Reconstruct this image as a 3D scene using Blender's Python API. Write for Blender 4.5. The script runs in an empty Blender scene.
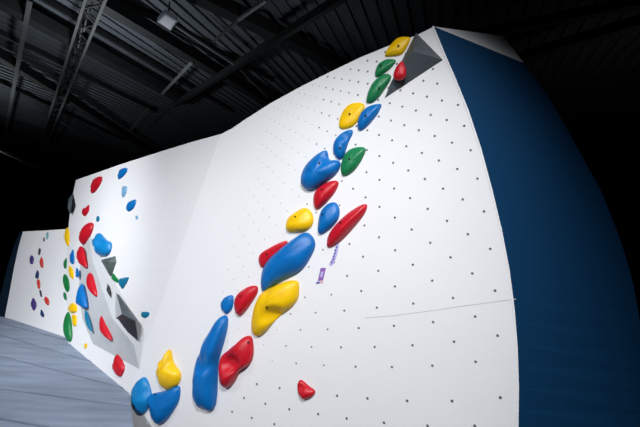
import bpy, bmesh, math, random
import numpy as np
from mathutils import Vector, Matrix
random.seed(4)
S = bpy.context.scene
COL = S.collection

# ------------------------------------------------------------ camera
F, CX, CY, CAMH = 360.0, 320.0, 213.5, 2.2
HY0, HSL = 215.0, 0.07                      # horizon line in the photo: y = HY0 + HSL * x
roll = math.atan(HSL)
hd = (HY0 + HSL*CX - CY)*math.cos(roll)
pitch = math.atan(hd/F)
fwd = np.array([0, math.cos(pitch), math.sin(pitch)])
up0 = np.array([0, -math.sin(pitch), math.cos(pitch)])
rt0 = np.array([1.0, 0, 0])
rt = rt0*math.cos(roll) - up0*math.sin(roll)*(-1)
rt = rt0*math.cos(roll) + up0*math.sin(roll)
upv = up0*math.cos(roll) - rt0*math.sin(roll)
EYE = np.array([0, 0, CAMH])
cd = bpy.data.cameras.new('camera'); cam = bpy.data.objects.new('camera', cd); COL.objects.link(cam)
M = Matrix(((rt[0], upv[0], -fwd[0], 0), (rt[1], upv[1], -fwd[1], 0), (rt[2], upv[2], -fwd[2], CAMH), (0, 0, 0, 1)))
cam.matrix_world = M
cd.sensor_width = 36; cd.lens = 36*F/640; cd.clip_end = 200; cd.clip_start = .05
S.camera = cam

def ray(x, y): return fwd*F + rt*(x-CX) - upv*(y-CY)
def hit(x, y, P, n):
    r = ray(x, y); return EYE + r*(np.dot(P-EYE, n)/np.dot(r, n))
Z = np.array([0, 0, 1.0])
def atz(x, y, z=0.0): return hit(x, y, np.array([0, 0, z]), Z)
def proj(p):
    d = np.asarray(p) - EYE
    w = d@fwd
    return np.stack([CX + F*(d@rt)/w, CY - F*(d@upv)/w], -1)

# ------------------------------------------------------------ world, lamps, exposure
w = bpy.data.worlds.new('world'); S.world = w; w.use_nodes = True
w.node_tree.nodes['Background'].inputs[0].default_value = (.6, .7, 1, 1)
w.node_tree.nodes['Background'].inputs[1].default_value = .0
S.view_settings.view_transform = 'Standard'; S.view_settings.look = 'None'
S.view_settings.gamma = 1; S.view_settings.exposure = .28
S.view_settings.use_curve_mapping = False
def spot(name, loc, to, e, ang, r=.35, col=(1, 1, 1), blend=.6):
    l = bpy.data.lights.new(name, 'SPOT'); l.energy = e; l.spot_size = math.radians(ang); l.spot_blend = blend
    l.shadow_soft_size = r; l.color = col
    o = bpy.data.objects.new(name, l); COL.objects.link(o); o.location = loc
    o.rotation_euler = (Vector(to)-Vector(loc)).to_track_quat('-Z', 'Y').to_euler()
    return o
spot('gym_spotlight', (2, 1, 6.5), (0, 3.5, 1.2), 84, 55, .3, (1, 1, 1), 1)
spot('gym_spotlight', (-7, 1, 6.5), (-5, 7.2, 1.2), 1800, 55, .3, (.95, .98, 1), 1)
spot('gym_spotlight', (-4.5, -4, 6.5), (-1.4, 4.5, 1.0), 1580, 55, .3, (.97, .985, 1), 1)
spot('gym_spotlight', (0, -1.5, 6.5), (-.2, 3.6, .75), 1330, 62, .3, (.975, .99, 1), 1)
spot('gym_spotlight', (-7, 1, 6.5), (-3, 5.5, .6), 610, 55, .3, (.95, .98, 1), 1)
spot('ceiling_fill_light', (-6, 8.5, 4.6), (-6, 9.5, 7), 400, 165, .3, (.9, .97, 1), 1)  # added fill, no real fixture: brightens the roof deck from below
spot('ceiling_fill_light', (7, 8, 4.4), (7, 9, 7), 10, 160, .3, (1, .95, .85), 1)  # weak added fill so the brown beams at right show faintly
spot('ceiling_fill_light', (-13, 13, 4.2), (-13, 14, 7), 420, 165, .3, (.9, .97, 1), 1)  # added fill for the far left ceiling, not a gym lamp
spot('ceiling_fill_light', (-1, 7.5, 5.0), (-1.5, 8, 7), 40, 165, .3, (.9, .97, 1), 1)  # faint added fill over the middle of the ceiling

# ------------------------------------------------------------ helpers
def lin(c):
    return tuple((v/255/12.92 if v/255 <= .04045 else ((v/255+.055)/1.055)**2.4) for v in c)+(1,)
def mat(name, c, rough=.6, metal=0, noise=.0, nscale=8, bump=0, bscale=60, coat=0, stretch=None, spec=.5):
    m = bpy.data.materials.new(name); m.use_nodes = True; nt = m.node_tree; b = nt.nodes['Principled BSDF']
    b.inputs['Roughness'].default_value = rough; b.inputs['Metallic'].default_value = metal
    b.inputs['Coat Weight'].default_value = coat; b.inputs['Specular IOR Level'].default_value = spec
    col = lin(c)
    tc = nt.nodes.new('ShaderNodeTexCoord'); mp = nt.nodes.new('ShaderNodeMapping')
    nt.links.new(tc.outputs['Object'], mp.inputs[0])
    if stretch: mp.inputs['Scale'].default_value = stretch[0]; mp.inputs['Rotation'].default_value = stretch[1]
    n = nt.nodes.new('ShaderNodeTexNoise'); n.inputs['Scale'].default_value = nscale; n.inputs['Detail'].default_value = 5
    nt.links.new(mp.outputs[0], n.inputs[0])
    r = nt.nodes.new('ShaderNodeValToRGB'); k = 1-noise; k2 = 1+noise
    r.color_ramp.elements[0].color = (col[0]*k, col[1]*k, col[2]*k, 1); r.color_ramp.elements[0].position = .3
    r.color_ramp.elements[1].color = (min(1, col[0]*k2), min(1, col[1]*k2), min(1, col[2]*k2), 1); r.color_ramp.elements[1].position = .7
    nt.links.new(n.outputs[0], r.inputs[0]); nt.links.new(r.outputs[0], b.inputs['Base Color'])
    if bump:
        n2 = nt.nodes.new('ShaderNodeTexNoise'); n2.inputs['Scale'].default_value = bscale; n2.inputs['Detail'].default_value = 3
        nt.links.new(tc.outputs['Object'], n2.inputs[0])
        bp = nt.nodes.new('ShaderNodeBump'); bp.inputs['Strength'].default_value = bump; bp.inputs['Distance'].default_value = .01
        nt.links.new(n2.outputs[0], bp.inputs['Height']); nt.links.new(bp.outputs[0], b.inputs['Normal'])
    return m
MT = dict(
    wall=mat('white_painted_plywood', (236, 236, 240), .75, noise=.015, nscale=1.2, bump=.15, bscale=120),
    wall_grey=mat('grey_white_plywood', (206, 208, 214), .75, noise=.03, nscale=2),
    dnavy=mat('dark_navy_panel', (8, 26, 44), .8, spec=.1),
    navy=mat('navy_painted_panel', (3, 55, 93), .75, noise=.03, nscale=1, spec=.2),
    hole=mat('bolt_hole_dark', (104, 100, 108), .9),
    seam=mat('panel_seam', (196, 196, 202), .9),
    black=mat('black_wood', (30, 31, 36), .55, noise=.2, nscale=4),
    char=mat('charcoal_volume', (70, 78, 84), .5, noise=.35, nscale=3),
    dgreen=mat('dark_olive_volume', (74, 86, 84), .5, noise=.25, nscale=6),
    volgrey=mat('pale_grey_volume', (196, 199, 204), .6, noise=.04, nscale=3),
    mats=mat('grey_vinyl_mat', (128, 140, 160), .55, noise=.2, nscale=1.6, stretch=((.8, 5, 1), (0, 0, .42))),
    pit=mat('dark_pit_floor', (60, 62, 70), .8, noise=.1),
    room=mat('black_room_paint', (13, 14, 16), .9, noise=.25, nscale=2, spec=.1),
    deck=mat('dark_roof_deck', (72, 76, 82), .8, noise=.2, nscale=1, spec=.2),
    steel=mat('dark_steel', (27, 28, 30), .6, noise=.2, nscale=3, spec=.3),
    gsteel=mat('grey_galvanised_steel', (100, 103, 106), .5, noise=.1, nscale=3),
    brown=mat('dark_brown_steel', (48, 42, 32), .7, noise=.3, nscale=2),
    light=mat('pale_housing', (168, 172, 184), .4, noise=.05),
    bolt=mat('dark_bolt_steel', (45, 42, 45), .35, metal=.6),
    purple=mat('purple_tag_print', (140, 90, 175), .6), lav=mat('lavender_tape', (186, 178, 226), .7),
    pale=mat('white_tag_card', (235, 233, 240), .6), inkb=mat('blue_ink', (70, 80, 170), .6), pink=mat('pink_print', (232, 170, 175), .6),
)
HC = dict(yellow=(246, 196, 6), blue=(4, 108, 186), red=(196, 22, 40), green=(28, 124, 76), teal=(18, 112, 150), lblue=(120, 170, 205),
          purple=(70, 55, 120), dblue=(28, 58, 104), dark=(48, 50, 58), grn2=(20, 120, 62), cblue=(14, 130, 198), orange=(205, 60, 50), mint=(110, 165, 170))
for k, c in HC.items(): MT['h_'+k] = mat('hold_'+k, c, .36, noise=.10, nscale=9, bump=.25, bscale=140, spec=.45)

def mesh(name, V, Fc, m, parent=None, smooth=False, mats=None, fm=None):
    me = bpy.data.meshes.new(name)
    me.from_pydata([tuple(map(float, v)) for v in V], [], Fc); me.update()
    for x in (mats or [m]): me.materials.append(x)
    if fm:
        for p, i in zip(me.polygons, fm): p.material_index = i
    if smooth:
        for p in me.polygons: p.use_smooth = True
    bm = bmesh.new(); bm.from_mesh(me); bmesh.ops.recalc_face_normals(bm, faces=bm.faces); bm.to_mesh(me); bm.free()
    o = bpy.data.objects.new(name, me); COL.objects.link(o)
    if parent: o.parent = parent
    return o
def tag(o, label=None, cat=None, group=None, kind=None):
    if label: o['label'] = label
    if cat: o['category'] = cat
    if group: o['group'] = group
    if kind: o['kind'] = kind
    return o
def empty(name, loc):
    o = bpy.data.objects.new(name, None); COL.objects.link(o); o.location = tuple(map(float, loc)); o.empty_display_size = .1
    return o
def adopt(o, root):                      # world-space geometry under a root placed anywhere
    o.parent = root; o.matrix_parent_inverse = Matrix.Translation(-Vector(root.location)); return o
def recentre(o):                          # put the origin in the middle of the mesh
    vs = o.data.vertices
    c = Vector((0, 0, 0))
    for v in vs: c += v.co
    c /= len(vs)
    o.data.transform(Matrix.Translation(-c)); o.location = o.location + c; return c
def prism(poly, nrm, th):                # poly: 3D outline, thickened against nrm
    n = len(poly); V = list(poly)+[p-nrm*th for p in poly]
    return V, [list(range(n)), list(range(2*n-1, n-1, -1))]+[[i, i+n, (i+1) % n+n, (i+1) % n] for i in range(n)]
def beam_vf(a, b, wd, ht, up=Z):
    a = np.asarray(a, float); b = np.asarray(b, float); d = (b-a)/np.linalg.norm(b-a)
    s = np.cross(d, up); s /= np.linalg.norm(s); u = np.cross(s, d)
    V = [p+s*i*wd/2+u*j*ht/2 for p in (a, b) for i, j in ((-1, -1), (1, -1), (1, 1), (-1, 1))]
    return V, [[0, 1, 2, 3], [7, 6, 5, 4]]+[[i, i+4, (i+1) % 4+4, (i+1) % 4] for i in range(4)]
def join(parts):
    V, Fc = [], []
    for v, f in parts:
        k = len(V); V += list(v); Fc += [[i+k for i in q] for q in f]
    return V, Fc

# ------------------------------------------------------------ wall planes
L = atz(129, 393); R = atz(519, 560)
d = (R-L)/np.linalg.norm(R-L)
nb = np.array([d[1], -d[0], 0]); TLT = math.radians(3)
if nb[1] > 0: nb = -nb
NM = nb*math.cos(TLT)+Z*math.sin(TLT)
A = hit(221, 134, L, NM)
BL = atz(68, 342.5)
NB = np.cross(A-L, BL-L); NB /= np.linalg.norm(NB)
if np.dot(EYE-L, NB) < 0: NB = -NB
CL = atz(4.7, 317)
CR = atz(80, 342)
cd2 = (CL-CR)/np.linalg.norm(CL-CR); NC = np.array([cd2[1], -cd2[0], 0])
if NC[1] > 0: NC = -NC
NC = NC*math.cos(.24)+Z*math.sin(.24)
PM = lambda x, y: hit(x, y, L, NM)
PB = lambda x, y: hit(x, y, L, NB)
PC = lambda x, y: hit(x, y, CL, NC)
print('A', A.round(2), 'top', PM(434, 26.5).round(2), 'T', PB(76, 180).round(2), 'NB', NB.round(2), 'NM', NM.round(2), 'C', PC(23, 231).round(2), 'L', L.round(2), 'BL', BL.round(2), 'CL', CL.round(2))

EDGE = [(434, 26.5), (443.6, 50), (456, 79), (468.6, 110), (481.5, 149), (492.5, 190), (502, 230), (509.7, 270), (514.8, 310), (517.8, 348), (519, 388), (518.5, 427), (517, 470), (515, 520)]
TOP = [(221, 134), (232, 128.5), (245, 119.5), (270, 103.5), (300, 87), (330, 72), (360, 57.5), (388, 46), (417, 35)]
BT = [(76, 180), (103, 170.5), (120, 164.5), (157.5, 152.5), (193, 141.6)]
BE = [(68, 342.5), (66.5, 300), (66.5, 260), (67.5, 235), (70, 212), (73, 193)]

# main wall
root = tag(empty('climbing_wall', L), 'large white bolt-studded climbing wall in the foreground, its right side navy blue', 'climbing wall')
Lb = PM(126, 480)
poly = [PM(*p) for p in TOP+EDGE]+[PM(300, 540), Lb, L]
V, Fc = prism(poly, NM, .12)
face = adopt(mesh('climbing_face', V, Fc, MT['wall']), root)
# bolt holes on their staggered grid + panel seams (pattern of the face, so one part)
HP = [-0.06875024749276269, -0.009587281102338547, 0.6655832091486719, 0.021051706897061092, 0.07555128796461309, 0.295185610453023, 0.04767707466220369, -0.043834710768796595, 0.26536745492728503]
def grid(u, v):
    q = np.array([[HP[0], HP[1], HP[2]], [HP[3], HP[4], HP[5]], [HP[6], HP[7], 1]])@np.array([u, v, 1.0])
    X, Y = q[0]/q[2], q[1]/q[2]; s = 1/(1+HP[8]*(X*X+Y*Y)); return 320+300*X*s, 213+300*Y*s
def inside(x, y, P):
    c = False; n = len(P)
    for i in range(n):
        x1, y1 = P[i]; x2, y2 = P[(i+1) % n]
        if (y1 > y) != (y2 > y) and x < (x2-x1)*(y-y1)/(y2-y1)+x1: c = not c
    return c
outline = TOP+[(p[0]-5, p[1]+4) for p in EDGE]+[(140, 470), (132, 393)]
e1 = d; e2 = np.cross(NM, e1)
def disc(c, n, r, k=8, off=.0015, a=None):
    a = e1 if a is None else a
    a = a-n*np.dot(a, n); a /= np.linalg.norm(a); b = np.cross(n, a)
    return [c+n*off+(a*math.cos(t)+b*math.sin(t))*r for t in np.linspace(0, 2*math.pi, k, endpoint=False)], [list(range(k))]
holes = []
def addh(x, y, r=.0125):
    if inside(x, y+3, outline) and inside(x, y-3, outline): holes.append(disc(PM(x, y), NM, r))
for u in range(0, 21):
    for v in range(-34, 4):
        if (u+v) % 2: continue
        x, y = grid(u, v)
        if 0 < x < 640: addh(x, y, .011 if u < 9 else (.009 if u < 13 else .005))
for x, y in [(500.3, 397.6), (452.1, 401), (407.1, 400.8), (367.5, 398.4), (337.1, 395.8), (474.8, 425.8), (427.6, 425.8), (384, 422.8), (346.7, 418.4), (318.2, 414.1), (289.3, 409.3), (265.4, 403.8), (244.1, 398), (274.3, 424.1), (251.8, 417.9), (232.1, 411.7), (279.7, 388.1), (256.8, 384.1), (308, 392)]:
    addh(x, y)
V, Fc = join(holes); adopt(mesh('bolt_holes', V, Fc, MT['hole']), root)
def ribbon(pts, wdt, n, plane, off=.001):
    P3 = [plane(*p) for p in pts]; V = []; Fc = []
    for i, p in enumerate(P3):
        t = P3[min(i+1, len(P3)-1)]-P3[max(i-1, 0)]; s = np.cross(n, t); s /= np.linalg.norm(s)
        V += [p+s*wdt/2+n*off, p-s*wdt/2+n*off]
    return V, [[2*i, 2*i+1, 2*i+3, 2*i+2] for i in range(len(P3)-1)]
V, Fc = ribbon([(516, 299), (490, 302.5), (460, 306.5), (430, 311), (395, 315.5), (365, 318)], .006, NM, PM)
adopt(mesh('panel_seam', V, Fc, MT['seam']), root)
# navy side panel and white cap facet
ET, EB = PM(434, 26.5), PM(518.5, 427)
nd = np.array([1, .22, 0.]); NN = np.cross(EB-ET, nd); NN /= np.linalg.norm(NN)
if np.dot(EYE-ET, NN) < 0: NN = -NN
PN = lambda x, y: hit(x, y, ET, NN)
REDGE = [(652, 520), (653, 470), (652, 430), (648, 380), (641, 327), (633, 281), (620, 238), (601, 190), (577, 147), (552, 102), (524, 63)]
ea = np.array(EDGE, float); ra = np.array(REDGE[::-1], float)
def resamp(a, n):
    sl = np.r_[0, np.cumsum(np.hypot(*np.diff(a, axis=0).T))]; t = np.linspace(0, sl[-1], n)
    return np.stack([np.interp(t, sl, a[:, 0]), np.interp(t, sl, a[:, 1])], -1)
ns = 24; ea = resamp(ea, ns); ra = resamp(ra, ns); V = []
for i in range(ns):
    a_ = PM(*ea[i]); b_ = PN(*ra[i]); V += [a_, b_, a_-NN*.05, b_-NN*.05]
Fc = [q_ for i in range(ns-1) for k in (4*i,) for q_ in ([k, k+1, k+5, k+4], [k+2, k+6, k+7, k+3], [k, k+4, k+6, k+2], [k+1, k+3, k+7, k+5])]+[[0, 2, 3, 1], [4*ns-4, 4*ns-3, 4*ns-1, 4*ns-2]]
adopt(mesh('side_panel', V, Fc, MT['navy']), root)
P1 = PM(434, 26.5); P2 = PN(524, 63); 
q = EYE+ray(503, 36)/np.linalg.norm(ray(503, 36))*(np.linalg.norm(P2-EYE)+.35)
capn = np.cross(P2-P1, q-P1); capn /= np.linalg.norm(capn)
if np.dot(EYE-P1, capn) < 0: capn = -capn
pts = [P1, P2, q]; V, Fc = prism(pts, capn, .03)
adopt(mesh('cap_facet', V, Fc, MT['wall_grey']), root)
# white lip along the arete
V, Fc = ribbon([(p[0]-1.1, p[1]) for p in EDGE], .014, NM, PM, .004)
adopt(mesh('edge_strip', V, Fc, MT['wall']), root)

# middle and far walls
root2 = tag(empty('climbing_wall', BL), 'tall white climbing wall behind the foreground one, crossed by a crowded line of holds', 'climbing wall')
pts = [PB(*p) for p in BT]+[A, L]+[PB(*p) for p in BE]
V, Fc = prism(pts, NB, .12); adopt(mesh('climbing_face', V, Fc, MT['wall']), root2)
bh = []
for i in range(26):
    for j in range(14):
        x = 92+i*6.0+(j % 2)*3; y = 186+j*13-i*.6
        if inside(x, y+4, BT+[(221, 134), (129, 393), (100, 366)]) and inside(x, y-6, BT+[(221, 134), (129, 393), (100, 366)]): bh.append(disc(PB(x, y), NB, .0065, 6))
V, Fc = join(bh); adopt(mesh('bolt_holes', V, Fc, MT['seam']), root2)
root3 = tag(empty('climbing_wall', CL), 'low white climbing wall farthest left with small dark holds', 'climbing wall')
pts = [PC(*p) for p in [(4.7, 317), (9, 295), (14, 268), (19, 245), (23, 231.5), (45, 230.5), (80, 228), (80, 342)]]
V, Fc = prism(pts, NC, .12); adopt(mesh('climbing_face', V, Fc, MT['wall']), root3)
# blue side of the far wall
sp = [(4.7, 317), (9, 295), (14, 268), (19, 245), (23, 231.5)]
nS = np.array([-.75, .66, 0.])
front = [PC(*p) for p in sp]; wid = [.16, .14, .12, .09, .05]
pl3 = front+[front[i]+np.array([-.9, .1, 0])*wid[i]*1.6 for i in range(4, -1, -1)]
V, Fc = prism(pl3, np.array([.1, -1, 0.]), .03)
adopt(mesh('side_panel', V, Fc, MT['dnavy']), root3)

# ------------------------------------------------------------ floor: vinyl mats between seams
def ln(p, q): return atz(*p)[:2], atz(*q)[:2]
def isect(a, b, c, e):
    a, b, c, e = map(np.asarray, (a, b, c, e)); r = b-a; s = e-c
    t = ((c-a)[0]*s[1]-(c-a)[1]*s[0])/(r[0]*s[1]-r[1]*s[0]); return a+r*t
seams = [ln((0, 323), (35, 332)), ln((0, 335), (89, 361)), ln((0, 356), (122, 387.5)), ln((0, 389), (129, 406)), ln((0, 419), (133, 442))]
def basepoint(s):
    for a, b in ((CL, BL), (BL, L), (L, np.array([*atz(136, 445)[:2], 0]))):
        p = isect(s[0], s[1], a[:2], b[:2]); dd = b[:2]-a[:2]; t = np.dot(p-a[:2], dd)/np.dot(dd, dd)
        if -0.02 <= t <= 1.001: return p, t, (a, b)
    return atz(136, 445)[:2], 1, None
XL = -13.0
def at_x(s, x): return s[0]+(s[1]-s[0])*((x-s[0][0])/(s[1][0]-s[0][0]))
CM = CL+(CR-CL)*.86
chain = [CL[:2], CM[:2], BL[:2], L[:2], atz(136, 445)[:2]]
def chainpos(s):
    best = None
    for i in range(4):
        a, b = chain[i], chain[i+1]; p = isect(s[0], s[1], a, b); t = np.dot(p-a, b-a)/np.dot(b-a, b-a)
        if 0 <= t <= 1 or (i == 3 and t > 0): 
            return i+t, p
    return 0, s[1]
ends = [chainpos(s) for s in seams]
print('ends', [(round(float(a), 2), b.round(2)) for a, b in ends], [at_x(s, XL).round(1) for s in seams])
mlabels = ['grey vinyl floor mat strip running along the foot of the farthest wall', 'grey floor mat strip meeting the base where the two left walls join',
           'grey floor mat strip below the yellow speck of a hold on the middle wall', 'grey floor mat strip ending at the bottom corner beside the blue foreground hold', 'grey floor mat strip directly above the one filling the bottom left corner']
G = .018
bounds = []
first_l = np.array([XL, at_x(seams[0], XL)[1]+4.0])
for i in range(5):
    lo_s = tuple(q_+np.array([0, G]) for q_ in seams[i]); k1, p1 = chainpos(lo_s)
    if i == 0: up = [first_l, CL[:2]+np.array([-.5, .3]), CL[:2]]; k0 = 0
    else:
        up_s = tuple(q_-np.array([0, G]) for q_ in seams[i-1]); k0, p0 = chainpos(up_s); up = [at_x(up_s, XL), p0]
    mid = [chain[j] for j in range(1, 5) if k0 < j < k1]
    lo = [p1, at_x(lo_s, XL)]
    pp = up+mid+lo
    bounds.append(pp)
# last mat: from last seam to behind the camera
up_s = tuple(q_-np.array([0, G]) for q_ in seams[4])
bounds.append([at_x(up_s, XL), chainpos(up_s)[1], np.array([ends[4][1][0]+.05, -5.5]), np.array([XL, -5.5])])
mlabels.append('wide grey floor mat behind the viewpoint')
for pp, lb in list(zip(bounds, mlabels)):
    c = sum(pp)/len(pp); P3 = []
    for p in pp:
        P3.append(np.array([p[0], p[1], 0.0]))
    V, Fc = prism(P3, Z, .25)
    o = mesh('floor_mat', V, Fc, MT['mats'])
    tag(o, lb, 'floor mat', 'grey vinyl floor mats'); recentre(o)
    if 'behind' in lb: o['label'] = 'grey floor mat filling the very bottom left corner of the view'

def quadbox(x0, x1, y0, y1, z0, z1):
    V = [(x, y, z) for z in (z0, z1) for x, y in ((x0, y0), (x1, y0), (x1, y1), (x0, y1))]
    return V, [[3, 2, 1, 0], [4, 5, 6, 7], [0, 1, 5, 4], [1, 2, 6, 5], [2, 3, 7, 6], [3, 0, 4, 7]]
def struct(name, b, m): o = mesh(name, *quadbox(*b), m); o['kind'] = 'structure'; return o
struct('floor', (-24, 16, -7, 32, -2.3, -1.5), MT['pit'])
base = [np.array([*p, -.252]) for p in [np.array([XL, 14]), np.array([XL, -5.5]), bounds[-1][2], bounds[-1][1]]+[L[:2], BL[:2], CM[:2], CL[:2]]]
o = mesh('floor', *prism(base[::-1], Z, 1.25), MT['pit']); o['kind'] = 'structure'
CZ = 7.0
struct('ceiling', (-24, 16, -7, 32, CZ+.6, CZ+.8), MT['deck'])
struct('wall_back', (-24, 16, 32, 32.2, -2.3, CZ+.8), MT['room'])
struct('wall_front', (-24, 16, -7.2, -7, -2.3, CZ+.8), MT['room'])
struct('wall_left', (-24.2, -24, -7, 32, -2.3, CZ+.8), MT['room'])
struct('wall_right', (16, 16.2, -7, 32, -2.3, CZ+.8), MT['room'])

# ------------------------------------------------------------ roof steel
def ceilb(name, p, q, wd, ht, m, label, cat, z=None, group=None, ext=0.0):
    z = CZ if z is None else z
    a, b = atz(*p, z), atz(*q, z); dd = b-a
    a = a-dd*ext; b = b+dd*ext
    o = mesh(name, *beam_vf(a, b, wd, ht), m); recentre(o); tag(o, label, cat, group); return o
# corrugated roof sheet, seen between the beams, ridges running with the purlins
pa, pb = atz(6, 3, CZ), atz(162, 88, CZ); pdv = (pb-pa)/np.linalg.norm(pb-pa); pdv[2] = 0
psd = np.array([pdv[1], -pdv[0], 0.]); parts = []
for k in range(-50, 60):
    c = np.array([-4, 8, CZ+.57])+psd*k*.33
    parts.append(beam_vf(c-pdv*14, c+pdv*14, .14, .045))
V, Fc = join(parts); o = mesh('corrugated_roof_sheet', V, Fc, MT['deck']); recentre(o)
tag(o, 'dark corrugated metal roof sheeting above the steel beams', 'roof sheeting', kind='structure')
# lattice truss
def truss(p, q, label, ext=.15):
    a, b = atz(*p, CZ-.1), atz(*q, CZ-.1); dd = b-a; a = a-dd*ext; b = b+dd*ext
    r_ = tag(empty('roof_truss', (a+b)/2), label, 'roof truss')
    s = np.cross((b-a)/np.linalg.norm(b-a), Z)
    for sg in (-1, 1):
        o = adopt(mesh('chord', *beam_vf(a+s*.16*sg, b+s*.16*sg, .06, .08), MT['steel2']), r_)
    o = adopt(mesh('chord', *beam_vf(a+Z*.45, b+Z*.45, .1, .08), MT['steel']), r_)
    n = int(np.linalg.norm(b-a)/.55); pr = []
    for i in range(n):
        x = a+(b-a)*i/n; y = a+(b-a)*(i+1)/n
        pr.append(beam_vf(x+s*.16*(1 if i % 2 else -1), y-s*.16*(1 if i % 2 else -1), .03, .03))
        pr.append(beam_vf(x+Z*(.45 if i % 2 else 0), y+Z*(0 if i % 2 else .45), .035, .035, up=s))
    adopt(mesh('lattice_web', *join(pr), MT['steel']), r_)
    return r_
MT['steel2'] = mat('mid_grey_steel', (62, 63, 64), .5, noise=.2, nscale=3)
truss((95, 0), (45, 140), 'dark lattice roof truss crossing the upper left, leaning down to the left')
PUR = [((6, 3), (162, 88), .34, 'long dark roof beam running from the upper left corner'),
       ((0, 55), (150, 150), .30, 'second dark roof beam, below the one from the upper left corner'),
       ((100, 0), (262, 98), .34, 'dark roof beam passing behind the square floodlight'),
       ((210, 0), (330, 60), .34, 'dark roof beam at the top centre of the view'),
       ((0, 130), (100, 178), .3, 'lowest dark roof beam at the left edge'),]
for p, q, wd, lb in PUR: ceilb('roof_beam', p, q, wd, .3, MT['steel'], lb, 'roof beam', CZ+.2, 'dark steel roof beams', .25)
for p, q, lb in [((9, 37), (140, 103), 'thin dark purlin between the two long beams at upper left'), ((0, 81), (110, 133), 'thin dark purlin under the truss at far left'),
                 ((120, 0), (255, 70), 'thin dark purlin under the corrugated roof near the floodlight'), ((45, 0), (215, 100), 'thin dark purlin crossing behind the truss top')]:
    ceilb('purlin', p, q, .09, .14, MT['steel'], lb, 'purlin', CZ+.45, 'thin roof purlins', .2)
for p, q, wd, lb in [((162, 94), (192, 62), .07, 'short pale steel strut left of the wall top'), ((238, 20), (266, 0), .07, 'pale steel strut at the top centre of the ceiling'),
                     ((130, 131), (148, 109), .06, 'dim steel strut below the short pale strut')]:
    ceilb('ceiling_strut', p, q, wd, .06, MT['gsteel'] if 'dim' not in lb else MT['steel2'], lb, 'strut', CZ+.03, 'short struts under the roof')
ceilb('ceiling_strut', (213, 42), (238, 20), .05, .05, MT['steel2'], 'darker lower length of the strut at top centre', 'strut', CZ+.03, 'short struts under the roof')
ceilb('conduit_pipe', (176, 26), (238, 67), .05, .05, MT['gsteel'], 'pale conduit running from the square floodlight toward the wall', 'pipe', CZ+.04, 'ceiling conduits')
ceilb('conduit_pipe', (239, 68), (268, 98), .06, .05, MT['steel2'], 'darker conduit continuing toward the top of the foreground wall', 'pipe', CZ+.04, 'ceiling conduits')
ceilb('conduit_pipe', (52, 117), (92, 140), .08, .05, MT['gsteel'], 'pale conduit below the truss at left', 'pipe', CZ+.04, 'ceiling conduits')
ceilb('conduit_pipe', (-14, 143), (72, 184), .14, .14, MT['gsteel'], 'faint conduit ending at the top left corner of the middle wall', 'pipe', 4.9, 'ceiling conduits')
ceilb('conduit_pipe', (30, 0), (2, 150), .10, .06, MT['steel2'], 'dim conduit running down the far left of the ceiling', 'pipe', CZ+.02, 'ceiling conduits')
# beams over the right side
ceilb('roof_beam', (520, 58), (640, 22), .25, .22, MT['brown'], 'dim brown roof beam right of the navy panel top', 'roof beam', CZ+.1, 'dark steel roof beams', .3)
ceilb('roof_beam', (500, 30), (640, 2), .18, .2, MT['brown'], 'dim brown roof beam at the upper right corner', 'roof beam', CZ+.1, 'dark steel roof beams', .3)
ceilb('roof_beam', (190, 95), (330, 5), .12, .2, MT['steel'], 'dark cross beam slanting up over the foreground wall', 'roof beam', CZ+.0, 'dark steel roof beams', .2)
# square floodlight: body, glass, bracket
fz = CZ-.35
c4 = [atz(x, y, fz) for x, y in ((157, 22), (165, 13.5), (177.5, 21), (170.5, 31))]
fr = tag(empty('floodlight', sum(c4)/4), 'small square pale floodlight housing hanging from the ceiling', 'floodlight')
adopt(mesh('housing', *prism(c4, -Z, .1), MT['light']), fr)
cc = sum(c4)/4
adopt(mesh('lens_panel', *prism([cc+(p-cc)*.8-Z*.004 for p in c4], -Z, .006), MT['pale']), fr)
s_ = (c4[1]-c4[0])/np.linalg.norm(c4[1]-c4[0])
adopt(mesh('bracket', *join([beam_vf(cc+Z*.1, cc+Z*.45, .03, .03, up=s_), beam_vf(cc+Z*.12-s_*.12, cc+Z*.12+s_*.12, .04, .02)]), MT['steel2']), fr)


# ------------------------------------------------------------ holds
def chaikin(P, n=2):
    P = [np.array(p, float) for p in P]
    for _ in range(n):
        P = [q for i in range(len(P)) for q in (P[i]*.8+P[(i+1) % len(P)]*.2, P[i]*.2+P[(i+1) % len(P)]*.8)]
    return P
NA = 56
TH = np.linspace(0, 2*math.pi, NA, endpoint=False)
def radial(P, c):
    R_ = np.zeros(NA); n = len(P)
    for k, t in enumerate(TH):
        u = np.array([math.cos(t), math.sin(t)]); best = 0
        for i in range(n):
            a, b = P[i]-c, P[(i+1) % n]-c; e = b-a; den = u[0]*e[1]-u[1]*e[0]
            if abs(den) < 1e-9: continue
            s = (a[0]*e[1]-a[1]*e[0])/den; w_ = (a[0]*u[1]-a[1]*u[0])/den
            if s > 0 and -1e-6 <= w_ <= 1+1e-6: best = max(best, s)
        R_[k] = best
    return R_
def centroid(P):
    A_ = 0; c = np.zeros(2)
    for i in range(len(P)):
        a, b = P[i], P[(i+1) % len(P)]; k = a[0]*b[1]-a[1]*b[0]; A_ += k; c += (a+b)*k
    return c/(3*A_), abs(A_)/2
RINGS = np.array([1, 1, .975, .93, .86, .76, .64, .50, .35, .18])
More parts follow.
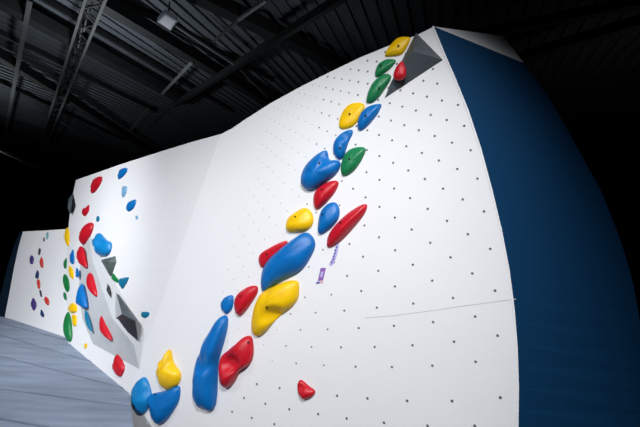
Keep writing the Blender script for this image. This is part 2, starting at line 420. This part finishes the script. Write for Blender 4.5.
def blob(P, plane, n, H, apex=(0, .12), power=2.0, soft=.55, scoop=None, ridge=None, c=None, sm=2):
    P = chaikin(P, sm)
    c0, area = centroid(P)
    if c is not None: c0 = np.array(c, float)
    D_ = np.array([P[i]*(1-t)+P[(i+1) % len(P)]*t for i in range(len(P)) for t in np.linspace(0, 1, 1+int(np.hypot(*(P[(i+1) % len(P)]-P[i]))*3), endpoint=False)])-c0
    ev, U_ = np.linalg.eigh(D_.T@D_/len(D_)); ev = np.maximum(ev, ev.max()*.04)
    g_ = (ev[0]*ev[1])**.25
    Wm = U_@np.diag(g_/np.sqrt(ev))@U_.T; Wi = np.linalg.inv(Wm)      # work in a frame where long holds are round
    RT = np.maximum(radial([Wm@(p-c0) for p in P], np.zeros(2)), .4)
    o3 = plane(*c0)
    size = math.sqrt(area)                     # px
    ppm = np.linalg.norm(proj(o3)-proj(o3+rt*.1))/.1
    Hm = 1.2*H*size/ppm
    rb = RT.copy()
    ap = np.array(apex)*size
    rng = np.random.RandomState(int(P[0][0]*7+P[0][1]*13) % 9999); ph = rng.rand(4)*6.28
    def build(rb):
        V = []
        for ri, rho in enumerate(RINGS):
            for k, t in enumerate(TH):
                px = c0+Wi@(np.array([math.cos(t), math.sin(t)])*rb[k]*rho)+ap*(1-rho**1.3)
                h = 0 if ri == 0 else Hm*(.10+.90*max(0, 1-rho**power)**soft)
                if ridge is not None and ri:      # raised spine: (angle, strength)
                    h *= 1+ridge[1]*math.cos(2*(t-math.radians(ridge[0])))*rho*(1-rho)*2
                if ri: h *= 1+.05*math.sin(3*t+ph[0])*rho+.04*math.sin(5*t+ph[1])*rho
                if scoop is not None and ri > 1:
                    sx, sy, sr, sd = scoop
                    g = math.exp(-(((px[0]-sx)**2+(px[1]-sy)**2)/(sr*sr))**1.6); h *= 1-sd*g
                V.append(plane(*px)+n*h)
        ctr = c0+ap
        h = Hm
        if scoop is not None: h *= 1-scoop[3]*math.exp(-((ctr[0]-scoop[0])**2+(ctr[1]-scoop[1])**2)/scoop[2]**2)
        V.append(plane(*ctr)+n*h)
        return np.array(V)
    for it in range(8):
        V = build(rb); q = (proj(V)-c0)@Wm.T
        ang = np.arctan2(q[:, 1], q[:, 0]) % (2*math.pi); rr = np.hypot(q[:, 0], q[:, 1])
        idx = np.round(ang/(2*math.pi)*NA).astype(int) % NA
        Sx = np.zeros(NA); np.maximum.at(Sx, idx, rr)
        Sx = np.where(Sx > 0, Sx, rb)
        ratio = np.clip(RT/np.maximum(Sx, .3), .8, 1.12)
        ratio = (np.roll(ratio, 2)+2*np.roll(ratio, 1)+3*ratio+2*np.roll(ratio, -1)+np.roll(ratio, -2))/9
        rb = np.minimum(rb*ratio, RT*1.03); rb = np.maximum(rb, RT*.25)
    for _ in range(1): rb = (np.roll(rb, 2)+2*np.roll(rb, 1)+3*rb+2*np.roll(rb, -1)+np.roll(rb, -2))/9*.6+rb*.4
    V = build(rb); nr = len(RINGS); Fc = [list(range(NA))[::-1]]
    for r_ in range(nr-1):
        for k in range(NA): Fc.append([r_*NA+k, r_*NA+(k+1) % NA, (r_+1)*NA+(k+1) % NA, (r_+1)*NA+k])
    Fc += [[(nr-1)*NA+k, (nr-1)*NA+(k+1) % NA, nr*NA] for k in range(NA)]
    return V, Fc
def hold(color, P, wall, H, label, group, bolt=None, m=None, **kw):
    plane, n = WALLS[wall]
    V, Fc = blob(P, plane, n, H, **kw)
    o = mesh('climbing_hold', V, Fc, m or MT['h_'+color], smooth=True)
    V0 = V[:]
    c = recentre(o)
    tag(o, label, 'climbing hold', group)
    for b in (bolt or []):
        q = np.hypot(*(proj(V0)-np.array(b)).T); vis = (V0-(PM(*b) if wall == 'M' else plane(*b)))@n
        i = int(np.argmin(q-vis*2)); p = V0[i]+n*.001
        bv = []
        a = e1-n*np.dot(e1, n); a /= np.linalg.norm(a); b_ = np.cross(n, a)
        for dz, r_ in ((-.012, .011), (.006, .011), (.006, .006), (-.004, .005)):
            bv += [p+n*dz+(a*math.cos(t)+b_*math.sin(t))*r_ for t in np.linspace(0, 2*math.pi, 10, endpoint=False)]
        bf = [[j*10+k, j*10+(k+1) % 10, (j+1)*10+(k+1) % 10, (j+1)*10+k] for j in range(3) for k in range(10)]+[list(range(30, 40)), list(range(9, -1, -1))]
        bo = mesh('bolt', [np.array(v)-np.array(c) for v in bv], bf, MT['bolt']); bo.parent = o
    return o
def zz(x0, y0, s, L_): return [(x0+x/s, y0+y/s) for x, y in L_]
WALLS = {'M': (PM, NM), 'B': (PB, NB), 'C': (PC, NC)}
def poly3(name, verts, faces, mats, fm, wall, label, cat, group=None):
    plane, n = WALLS[wall]
    V = [hit(x, y, plane(320, 213) if 0 else plane(x, y)*0+{'M': L, 'B': L, 'C': CL}[wall]+n*h, n) for x, y, h in verts]
    nv = len(V); 
    o = mesh(name, V, faces, None, mats=mats, fm=fm); recentre(o); tag(o, label, cat, group); return o

# volumes (plywood pyramids screwed to the walls)
MV = 'charcoal plywood volumes'
poly3('climbing_volume', [(416, 32.5, 0), (443, 60, 0), (384.5, 98.5, 0), (390, 84, 0.0), (413, 51, .13), (404, 66, .09)],
      [[0, 4, 1], [1, 4, 5], [1, 5, 2], [2, 5, 3], [3, 5, 4], [3, 4, 0], [0, 1, 2, 3]], [MT['char'], MT['black']], [0, 0, 0, 0, 0, 0, 0], 'M',
      'dark charcoal triangular volume at the top right corner of the foreground wall', 'climbing volume')
gv = tag(empty('climbing_volume', PB(105, 300)), 'big pale grey faceted volume slanting down the middle wall', 'climbing volume')
vv = [(88, 232, 0), (106, 263, 0), (118, 288, 0), (144.5, 335, 0), (139, 369, 0), (93, 344, 0), (82, 318, 0), (79, 285, 0), (82, 245, 0), (93, 262, .06), (112, 318, .10), (134, 345, .06)]
VV = [hit(x, y, L+NB*h, NB) for x, y, h in vv]
FF = [[0, 1, 9], [1, 2, 10, 9], [2, 3, 11, 10], [3, 4, 11], [4, 5, 10, 11], [5, 6, 10], [6, 7, 9, 10], [7, 8, 9], [8, 0, 9], [0, 1, 2, 3, 4, 5, 6, 7, 8]]
adopt(mesh('volume_body', VV, FF, MT['volgrey']), gv)
def onvol(name, verts, faces, mats, fm, label, cat='climbing volume', base=.0, group=None):
    V = [hit(x, y, L+NB*(h+base), NB) for x, y, h in verts]
    o = mesh(name, V, faces, None, mats=mats, fm=fm); recentre(o); tag(o, label, cat, group); return o
onvol('climbing_volume', [(116, 292, .0), (135.5, 320, .0), (138, 341, .0), (123, 328, .0), (114.5, 319, .0), (115, 309, .0), (122, 314, .13), (135, 321, .07)],
      [[0, 1, 7, 6], [1, 2, 7], [2, 3, 4, 6, 7], [4, 5, 6], [5, 0, 6], [0, 1, 2, 3, 4, 5]], [MT['char'], MT['black'], MT['volgrey']], [0, 1, 1, 2, 2, 0],
      'dark faceted volume with a black lower face and pale left facet, on the grey volume', base=.06, group='dark volumes on the middle wall')
onvol('climbing_volume', [(107.5, 282, 0), (110.5, 287, 0), (113.2, 303, 0), (108.5, 297, 0), (104.8, 289, 0), (108.5, 291, .08)],
      [[0, 1, 5], [1, 2, 5], [2, 3, 5], [3, 4, 5], [4, 0, 5], [0, 1, 2, 3, 4]], [MT['black']], [0]*6,
      'slim black diamond volume between the grey volume edge and the red hold', base=.03, group='dark volumes on the middle wall')
onvol('climbing_volume', [(99.5, 260, 0), (115.5, 256, 0), (116.5, 262, 0), (111, 278.5, 0), (109, 277, 0), (108, 262, .09)],
      [[0, 1, 5], [1, 2, 5], [2, 3, 5], [3, 4, 5], [4, 0, 5], [0, 1, 2, 3, 4]], [MT['dgreen']], [0]*6,
      'dark olive grey wedge volume under the large blue hold of the middle wall', group='dark volumes on the middle wall')
onvol('climbing_volume', [(73, 193, 0), (68.5, 199, .12), (67.5, 207, .14), (69.5, 214, .08), (72, 213, 0), (72, 202, .1)],
      [[0, 1, 5], [1, 2, 5], [2, 3, 5], [3, 4, 5], [4, 0, 5], [0, 1, 2, 3, 4]], [MT['char']], [0]*6,
      'small grey volume sticking out at the top left edge of the middle wall', group='dark volumes on the middle wall')

GM = 'holds on the foreground wall'
z5 = lambda *p: zz(340, 10, 5.333, p)
z6 = lambda *p: zz(280, 90, 5.333, p)
z7 = lambda *p: zz(240, 160, 4.267, p)
z8 = lambda *p: zz(180, 220, 4.267, p)
zb = lambda *p: zz(120, 300, 3.048, p)
H = hold
H('yellow', z5((385, 142), (310, 143), (268, 185), (242, 225), (236, 252), (290, 247), (330, 242), (358, 200)), 'M', .22, 'topmost yellow rounded hold beside the charcoal triangular volume', GM, [(398, 46)])
H('green', z5((305, 264), (250, 260), (205, 283), (186, 325), (187, 365), (215, 352), (258, 325), (290, 292)), 'M', .25, 'green hold directly below the topmost yellow hold', GM, [(381, 66)])
H('green', [(392, 75.5), (385, 73.3), (377.5, 77.5), (371.5, 84), (367.5, 93), (365.5, 103), (371.9, 103.7), (378.5, 98.5), (383.5, 91.5), (390.5, 81)], 'M', .28, 'long green hold between the red hold on the volume and the yellow disc', GM, [(379, 88)])
WALLS['T'] = (lambda x, y: hit(x, y, L+NM*.08, NM), NM)   # on the charcoal volume
H('red', z5((330, 266), (300, 300), (282, 345), (288, 373), (325, 377), (352, 357), (354, 320), (342, 285)), 'T', .3, 'small red hold on the edge of the charcoal volume', GM)
H('yellow', z6((375, 70), (435, 66), (457, 85), (440, 132), (405, 182), (380, 202), (330, 213), (311, 195), (317, 150), (340, 103)), 'M', .16, 'smooth yellow disc-like hold below the two green holds', GM, [(350, 115)], power=3)
H('blue', z6((550, 70), (500, 77), (455, 94), (430, 120), (413, 160), (414, 213), (435, 220), (470, 192), (522, 130)), 'M', .3, 'blue leaf-shaped hold right of the yellow disc', GM, [(366, 115)])
H('blue', z6((390, 207), (340, 221), (300, 253), (281, 290), (284, 332), (305, 367), (330, 374), (347, 345), (355, 310), (373, 262), (391, 235)), 'M', .3, 'blue crescent-shaped hold below the yellow disc', GM, [(340, 148)], scoop=(348, 138, 5, .5))
H('green', [(367.5, 148), (358.8, 146.5), (348.4, 149.5), (343, 157), (340.5, 165), (341, 174.5), (345, 177), (354, 171.5), (361, 162)], 'M', .25, 'green hold right of the big horned blue hold', GM, [(350, 160)])
H('blue', [(328.5, 148), (321, 151.5), (313.5, 156.5), (304.5, 166), (300.5, 176), (300.5, 184), (306, 190), (314, 191), (320, 186.5), (330, 179.5), (339, 172), (341.5, 162.5), (339.5, 159.5), (329, 160.5), (328, 155)], 'M', .3, 'large blue hold with an upturned horn above the red oval', GM, [(318, 163)], scoop=(327, 158, 4, .5))
H('red', z7((427, 90), (390, 87), (350, 107), (317, 135), (311, 165), (317, 207), (332, 215), (367, 185), (407, 140)), 'M', .3, 'red hold between the horned blue hold and the small blue oval', GM, [(322, 190)])
H('blue', z7((412, 178), (375, 184), (345, 214), (334, 255), (329, 312), (350, 320), (392, 290), (424, 250), (427, 212)), 'M', .28, 'blue oval hold between two red holds', GM, [(322.5, 214)])
H('yellow', z7((280, 203), (302, 214), (317, 250), (307, 287), (275, 307), (203, 309), (192, 285), (203, 245), (235, 223), (262, 206)), 'M', .3, 'knobbly yellow hold left of the blue oval', GM, [(295, 217)], scoop=(300, 212, 5, .3))
H('red', z7((547, 185), (510, 193), (455, 229), (400, 283), (373, 325), (368, 372), (390, 375), (442, 337), (502, 270), (537, 225)), 'M', .32, 'long red blade-shaped hold farthest right in the line, above the tape mark', GM, [(341, 223)], power=1.5, soft=.7)
H('red', z8((467, 83), (440, 88), (345, 138), (331, 165), (345, 214), (375, 190), (440, 140)), 'M', .24, 'red hold tucked behind the upper left of the largest blue hold', GM, [(266.5, 254)], c=(269, 251))
H('blue', z8((540, 46), (570, 73), (582, 110), (552, 172), (520, 217), (440, 257), (400, 277), (372, 310), (352, 320), (343, 280), (348, 215), (378, 165), (440, 113), (500, 68)), 'M', .26, 'largest smooth blue hold in the middle of the line', GM, apex=(.05, -.08))
H('yellow', [(298.8, 280), (289, 280.5), (274, 286), (260, 293), (254.5, 305), (251, 320), (251.5, 333.5), (258, 338), (266, 332.5), (276, 318.5), (290, 308.5), (298.3, 301), (299.5, 289)], 'M', .28, 'large yellow hold with a hollow underside below the largest blue hold', GM, [(265.8, 306.5)], scoop=(277, 316, 9, .8), apex=(-.05, -.02))
H('blue', [(233.6, 294), (224.5, 297), (220.3, 303), (220.8, 309), (226, 315), (231.5, 311), (233.8, 304)], 'M', .28, 'smallest blue hold above the tip of the long blue one', GM)
H('red', z8((327, 278), (290, 283), (245, 313), (229, 345), (234, 397), (255, 414), (282, 390), (332, 315), (335, 290)), 'M', .32, 'red hold right of the smallest blue one', GM, [(240, 296)])
H('blue', zb((334, 44), (318, 46), (296, 58), (258, 119), (229, 190), (219, 250), (221, 311), (245, 331), (287, 341), (296, 322), (298, 240), (302, 180), (327, 100)), 'M', .26, 'longest blue hold, a tall curved banana shape', GM, scoop=(208, 362, 9, .35))
H('red', zb((404, 107), (380, 109), (335, 149), (307, 170), (299, 200), (304, 263), (330, 273), (351, 250), (366, 215), (401, 196), (409, 160)), 'M', .34, 'big red hold with a hollow face right of the longest blue hold', GM, [(247, 342)], scoop=(236, 362, 9, .75))
H('red', zb((550, 238), (539, 258), (544, 290), (560, 306), (586, 296), (600, 278), (575, 261)), 'M', .34, 'small red hold alone at the bottom of the foreground wall', GM, scoop=(303, 386, 3, .4))
H('blue', zb((78, 230), (52, 246), (33, 276), (33, 315), (55, 346), (78, 348), (99, 310), (97, 280), (90, 255)), 'M', .26, 'blue hold lowest at left, touching the blue one beside it', GM, scoop=(152, 390, 5, .3), m=MT['h_cblue'])
H('blue', zb((76, 290), (88, 330), (98, 370), (118, 384), (146, 366), (182, 310), (186, 262), (176, 258), (150, 274), (100, 284)), 'M', .26, 'bowl-shaped blue hold directly under the lowest yellow hold', GM, [(155, 394)])
H('yellow', zb((150, 140), (137, 165), (114, 195), (107, 225), (125, 267), (150, 277), (182, 257), (190, 225), (162, 190), (158, 155)), 'M', .32, 'lowest yellow hold with a pointed top above the blue bowl', GM, apex=(0, 0), c=(169, 370))

GB = 'holds on the middle wall'
y0 = lambda *p: zz(0, 160, 3.994, p)
w5 = lambda *p: zz(50, 210, 8, p)
w6 = lambda *p: zz(50, 250, 8, p)
w7 = lambda *p: zz(70, 290, 8, p)
y9 = lambda *p: zz(0, 290, 3.994, p)
WALLS['V'] = (lambda x, y: hit(x, y, L+NB*.055, NB), NB)   # on the low face of the grey volume
def HB(col, P, label, Hh=.2, **k): return H(col, P, 'V' if 'grey volume' in label and 'right of' not in label and 'below the bottom' not in label or 'large red one from below' in label or 'teal spike' in label else 'B', Hh, label, GB, sm=1, **k)
HB('red', y0((408, 63), (375, 73), (361, 100), (361, 134), (378, 132), (400, 102), (411, 78)), 'topmost red leaf-shaped hold on the middle wall')
HB('blue', y0((511, 30), (480, 34), (469, 60), (471, 80), (490, 70), (509, 47)), 'topmost blue hold on the middle wall')
HB('lblue', y0((487, 105), (509, 103), (507, 130), (492, 154), (484, 140)), 'pale blue hold between the two upper blue ones on the middle wall')
HB('blue', y0((544, 155), (510, 168), (501, 195), (515, 209), (536, 192), (545, 170)), 'blue pointed hold below the pale blue one on the middle wall')
HB('lblue', y0((541, 222), (550, 222), (553, 232), (546, 239), (540, 233)), 'tiny pale blue hold below the pointed blue one')
HB('red', y0((357, 173), (345, 188), (329, 194), (326, 216), (340, 228), (357, 205)), 'ragged red hold second from top at the middle wall left edge')
HB('teal', y0((385, 226), (395, 222), (399, 238), (391, 249), (383, 242)), 'tiny dark blue hold above the large blue one on the middle wall')
HB('red', w5((332, 93), (280, 118), (240, 168), (230, 215), (243, 267), (275, 288), (312, 240), (347, 160), (354, 115)), 'large round-topped red hold on the middle wall, left of the big blue one', .3)
HB('red', w6((245, -38), (222, -8), (206, 60), (240, 112), (297, 155), (302, 120), (288, 60), (275, -10)), 'dark red hold touching the large red one from below', .25)
HB('cblue', w5((400, 173), (370, 193), (338, 240), (333, 270), (368, 340), (400, 370), (460, 372), (492, 332), (500, 258), (470, 250), (440, 225)), 'largest blue hold on the middle wall with a notched top', .3, scoop=(105, 243, 3, .5))
HB('grn2', w6((505, 178), (492, 205), (488, 230), (515, 250), (545, 268), (552, 240), (530, 215)), 'green hold left of the teal one under the olive wedge volume')
HB('teal', w6((548, 230), (546, 268), (580, 322), (612, 270), (640, 213), (590, 223)), 'teal pointed hold at the right of the green one under the wedge volume')
HB('yellow', w5((145, 128), (124, 150), (107, 210), (124, 265), (148, 302), (159, 250), (157, 190)), 'topmost yellow hold at the middle wall left edge')
HB('grn2', w6((133, 55), (112, 85), (104, 115), (114, 152), (132, 145), (137, 100)), 'upper green hold at the left edge below the topmost yellow one')
HB('blue', w6((187, -20), (155, 45), (158, 100), (195, 122), (197, 60)), 'blue hold between the dark red hold and the upper green one')
HB('yellow', w6((158, 118), (144, 160), (160, 215), (191, 245), (190, 165)), 'yellow hold under the blue one at the left of the dark red hold')
HB('grn2', w6((110, 188), (99, 240), (114, 300), (140, 347), (162, 310), (152, 240), (135, 200)), 'middle green lumpy hold on the left edge')
HB('green', w6((110, 328), (104, 360), (110, 390), (135, 412), (133, 360)), 'small dark green hold below the lumpy green one')
HB('dblue', w6((213, 138), (204, 175), (207, 215), (226, 225), (237, 190), (225, 150)), 'slim dark blue hold above the mid blue one beside the grey volume', m=MT['h_blue'])
HB('blue', w7((100, -75), (50, 40), (48, 90), (60, 120), (110, 145), (147, 152), (135, 60), (115, -20)), 'mid blue hold on the left side of the grey volume', .3)
HB('yellow', y9((288, 47), (268, 72), (280, 92), (308, 90), (310, 64)), 'rounded yellow hold just above the lowest green hold')
HB('yellow', y9((288, 94), (287, 130), (295, 147), (307, 143), (308, 104)), 'small yellow hold right beside the lowest green hold')
HB('grn2', y9((274, 78), (261, 112), (257, 172), (280, 215), (291, 190), (287, 120)), 'lowest and longest green hold on the middle wall', .3)
HB('teal', w7((122, 148), (128, 220), (137, 272), (187, 358), (168, 262), (140, 180)), 'thin teal spike hold below the mid blue one', .3)
HB('red', w6((318, 172), (294, 220), (293, 280), (330, 342), (382, 385), (387, 350), (367, 270), (347, 200)), 'bright red hold in the centre of the grey volume', .3)
HB('red', w7((256, 186), (239, 240), (239, 330), (290, 382), (345, 415), (333, 360), (292, 260)), 'red pointed hold near the lower edge of the grey volume', .3)
HB('red', y9((468, 248), (449, 290), (449, 322), (485, 353), (502, 310), (487, 275)), 'red diamond hold below the bottom edge of the grey volume', .3)
HB('yellow', zz(0, 0, 1, ((85, 343), (83.5, 346.5), (85.5, 349.5), (87.6, 346.5), (87, 343.5))), 'tiny yellow speck-like hold near the foot of the middle wall')
HB('teal', y9((563, 88), (564, 106), (580, 113), (594, 105), (599, 89), (580, 86)), 'small blue hold alone right of the grey volume')

GC = 'holds on the farthest wall'
u = lambda *p: zz(20, 240, 5.024, p)
def HC_(col, P, label): return H(col, P, 'C', .2, label, GC, sm=1)
HC_('mint', zz(0, 215, 10.667, ((495, 185), (520, 185), (518, 240), (500, 272), (490, 235))), 'pale teal hold at the top of the farthest wall')
HC_('dark', zz(0, 215, 10.667, ((462, 235), (478, 240), (476, 285), (458, 285))), 'tiny dark hold left of the pale teal one on the farthest wall')
HC_('dark', u((97, 35), (107, 50), (100, 78), (88, 72)), 'dark hold second from the top of the farthest wall')
HC_('purple', u((58, 72), (72, 92), (66, 125), (48, 118), (48, 88)), 'dark violet hold at the left of the orange-red one on the farthest wall')
HC_('orange', u((107, 80), (118, 100), (118, 140), (105, 140), (96, 110)), 'orange-red hold near the top of the farthest wall')
HC_('dblue', u((87, 145), (97, 170), (93, 198), (73, 190)), 'dark hold in the middle of the farthest wall')
HC_('orange', u((86, 195), (100, 200), (104, 240), (94, 250), (82, 220)), 'dull red hold under the middle dark one on the farthest wall')
HC_('dark', u((95, 248), (108, 255), (112, 285), (104, 289)), 'thin dark hold ending the dull red streak on the farthest wall')
HC_('orange', u((128, 280), (148, 300), (148, 330), (132, 325), (118, 300)), 'bright red-orange hold low on the farthest wall')
HC_('purple', u((66, 282), (88, 325), (70, 362), (51, 325)), 'large violet diamond hold low on the farthest wall')
HC_('dblue', u((105, 342), (124, 375), (120, 392), (100, 378)), 'lowest dark blue hold on the farthest wall')

# tape and tag on the foreground wall
tg = tag(empty('wall_tag', PM(321.5, 275)), 'small purple and white route tag below the long red blade hold', 'tag')
def flat(name, pts, m, off, root_=None, th=.002):
    V, Fc = prism([PM(*p)+NM*off for p in pts], NM, th); o = mesh(name, V, Fc, m)
    return adopt(o, root_) if root_ else o
t7 = lambda *p: zz(310, 235, 7.76, p)
flat('card', t7((78, 248), (130, 250), (106, 372), (48, 382)), MT['pale'], .003, tg)
flat('purple_print', t7((84, 256), (125, 255), (102, 352), (62, 358)), MT['purple'], .0045, tg)
flat('pale_mark', t7((88, 285), (108, 282), (98, 325), (80, 330)), MT['lav'], .006, tg)
flat('dark_mark', t7((52, 364), (78, 360), (74, 374), (50, 380)), MT['inkb'], .006, tg)
flat('pink_print', t7((78, 360), (106, 356), (104, 368), (76, 372)), MT['pink'], .006, tg)
tp = tag(empty('tape_strip', PM(334, 256)), 'lavender tape strip with blue marks running down from the long red blade hold', 'tape')
flat('tape', t7((205, 72), (228, 68), (212, 150), (185, 225), (158, 242), (148, 232), (172, 180), (190, 130)), MT['lav'], .003, tp)
for i, (x, y) in enumerate(((205, 95), (196, 120), (192, 145), (184, 168), (180, 190), (168, 212))):
    flat('ink_mark', t7((x-2, y-8), (x+10, y-9), (x+5, y+7), (x-7, y+6)), MT['inkb'], .0045, tp)
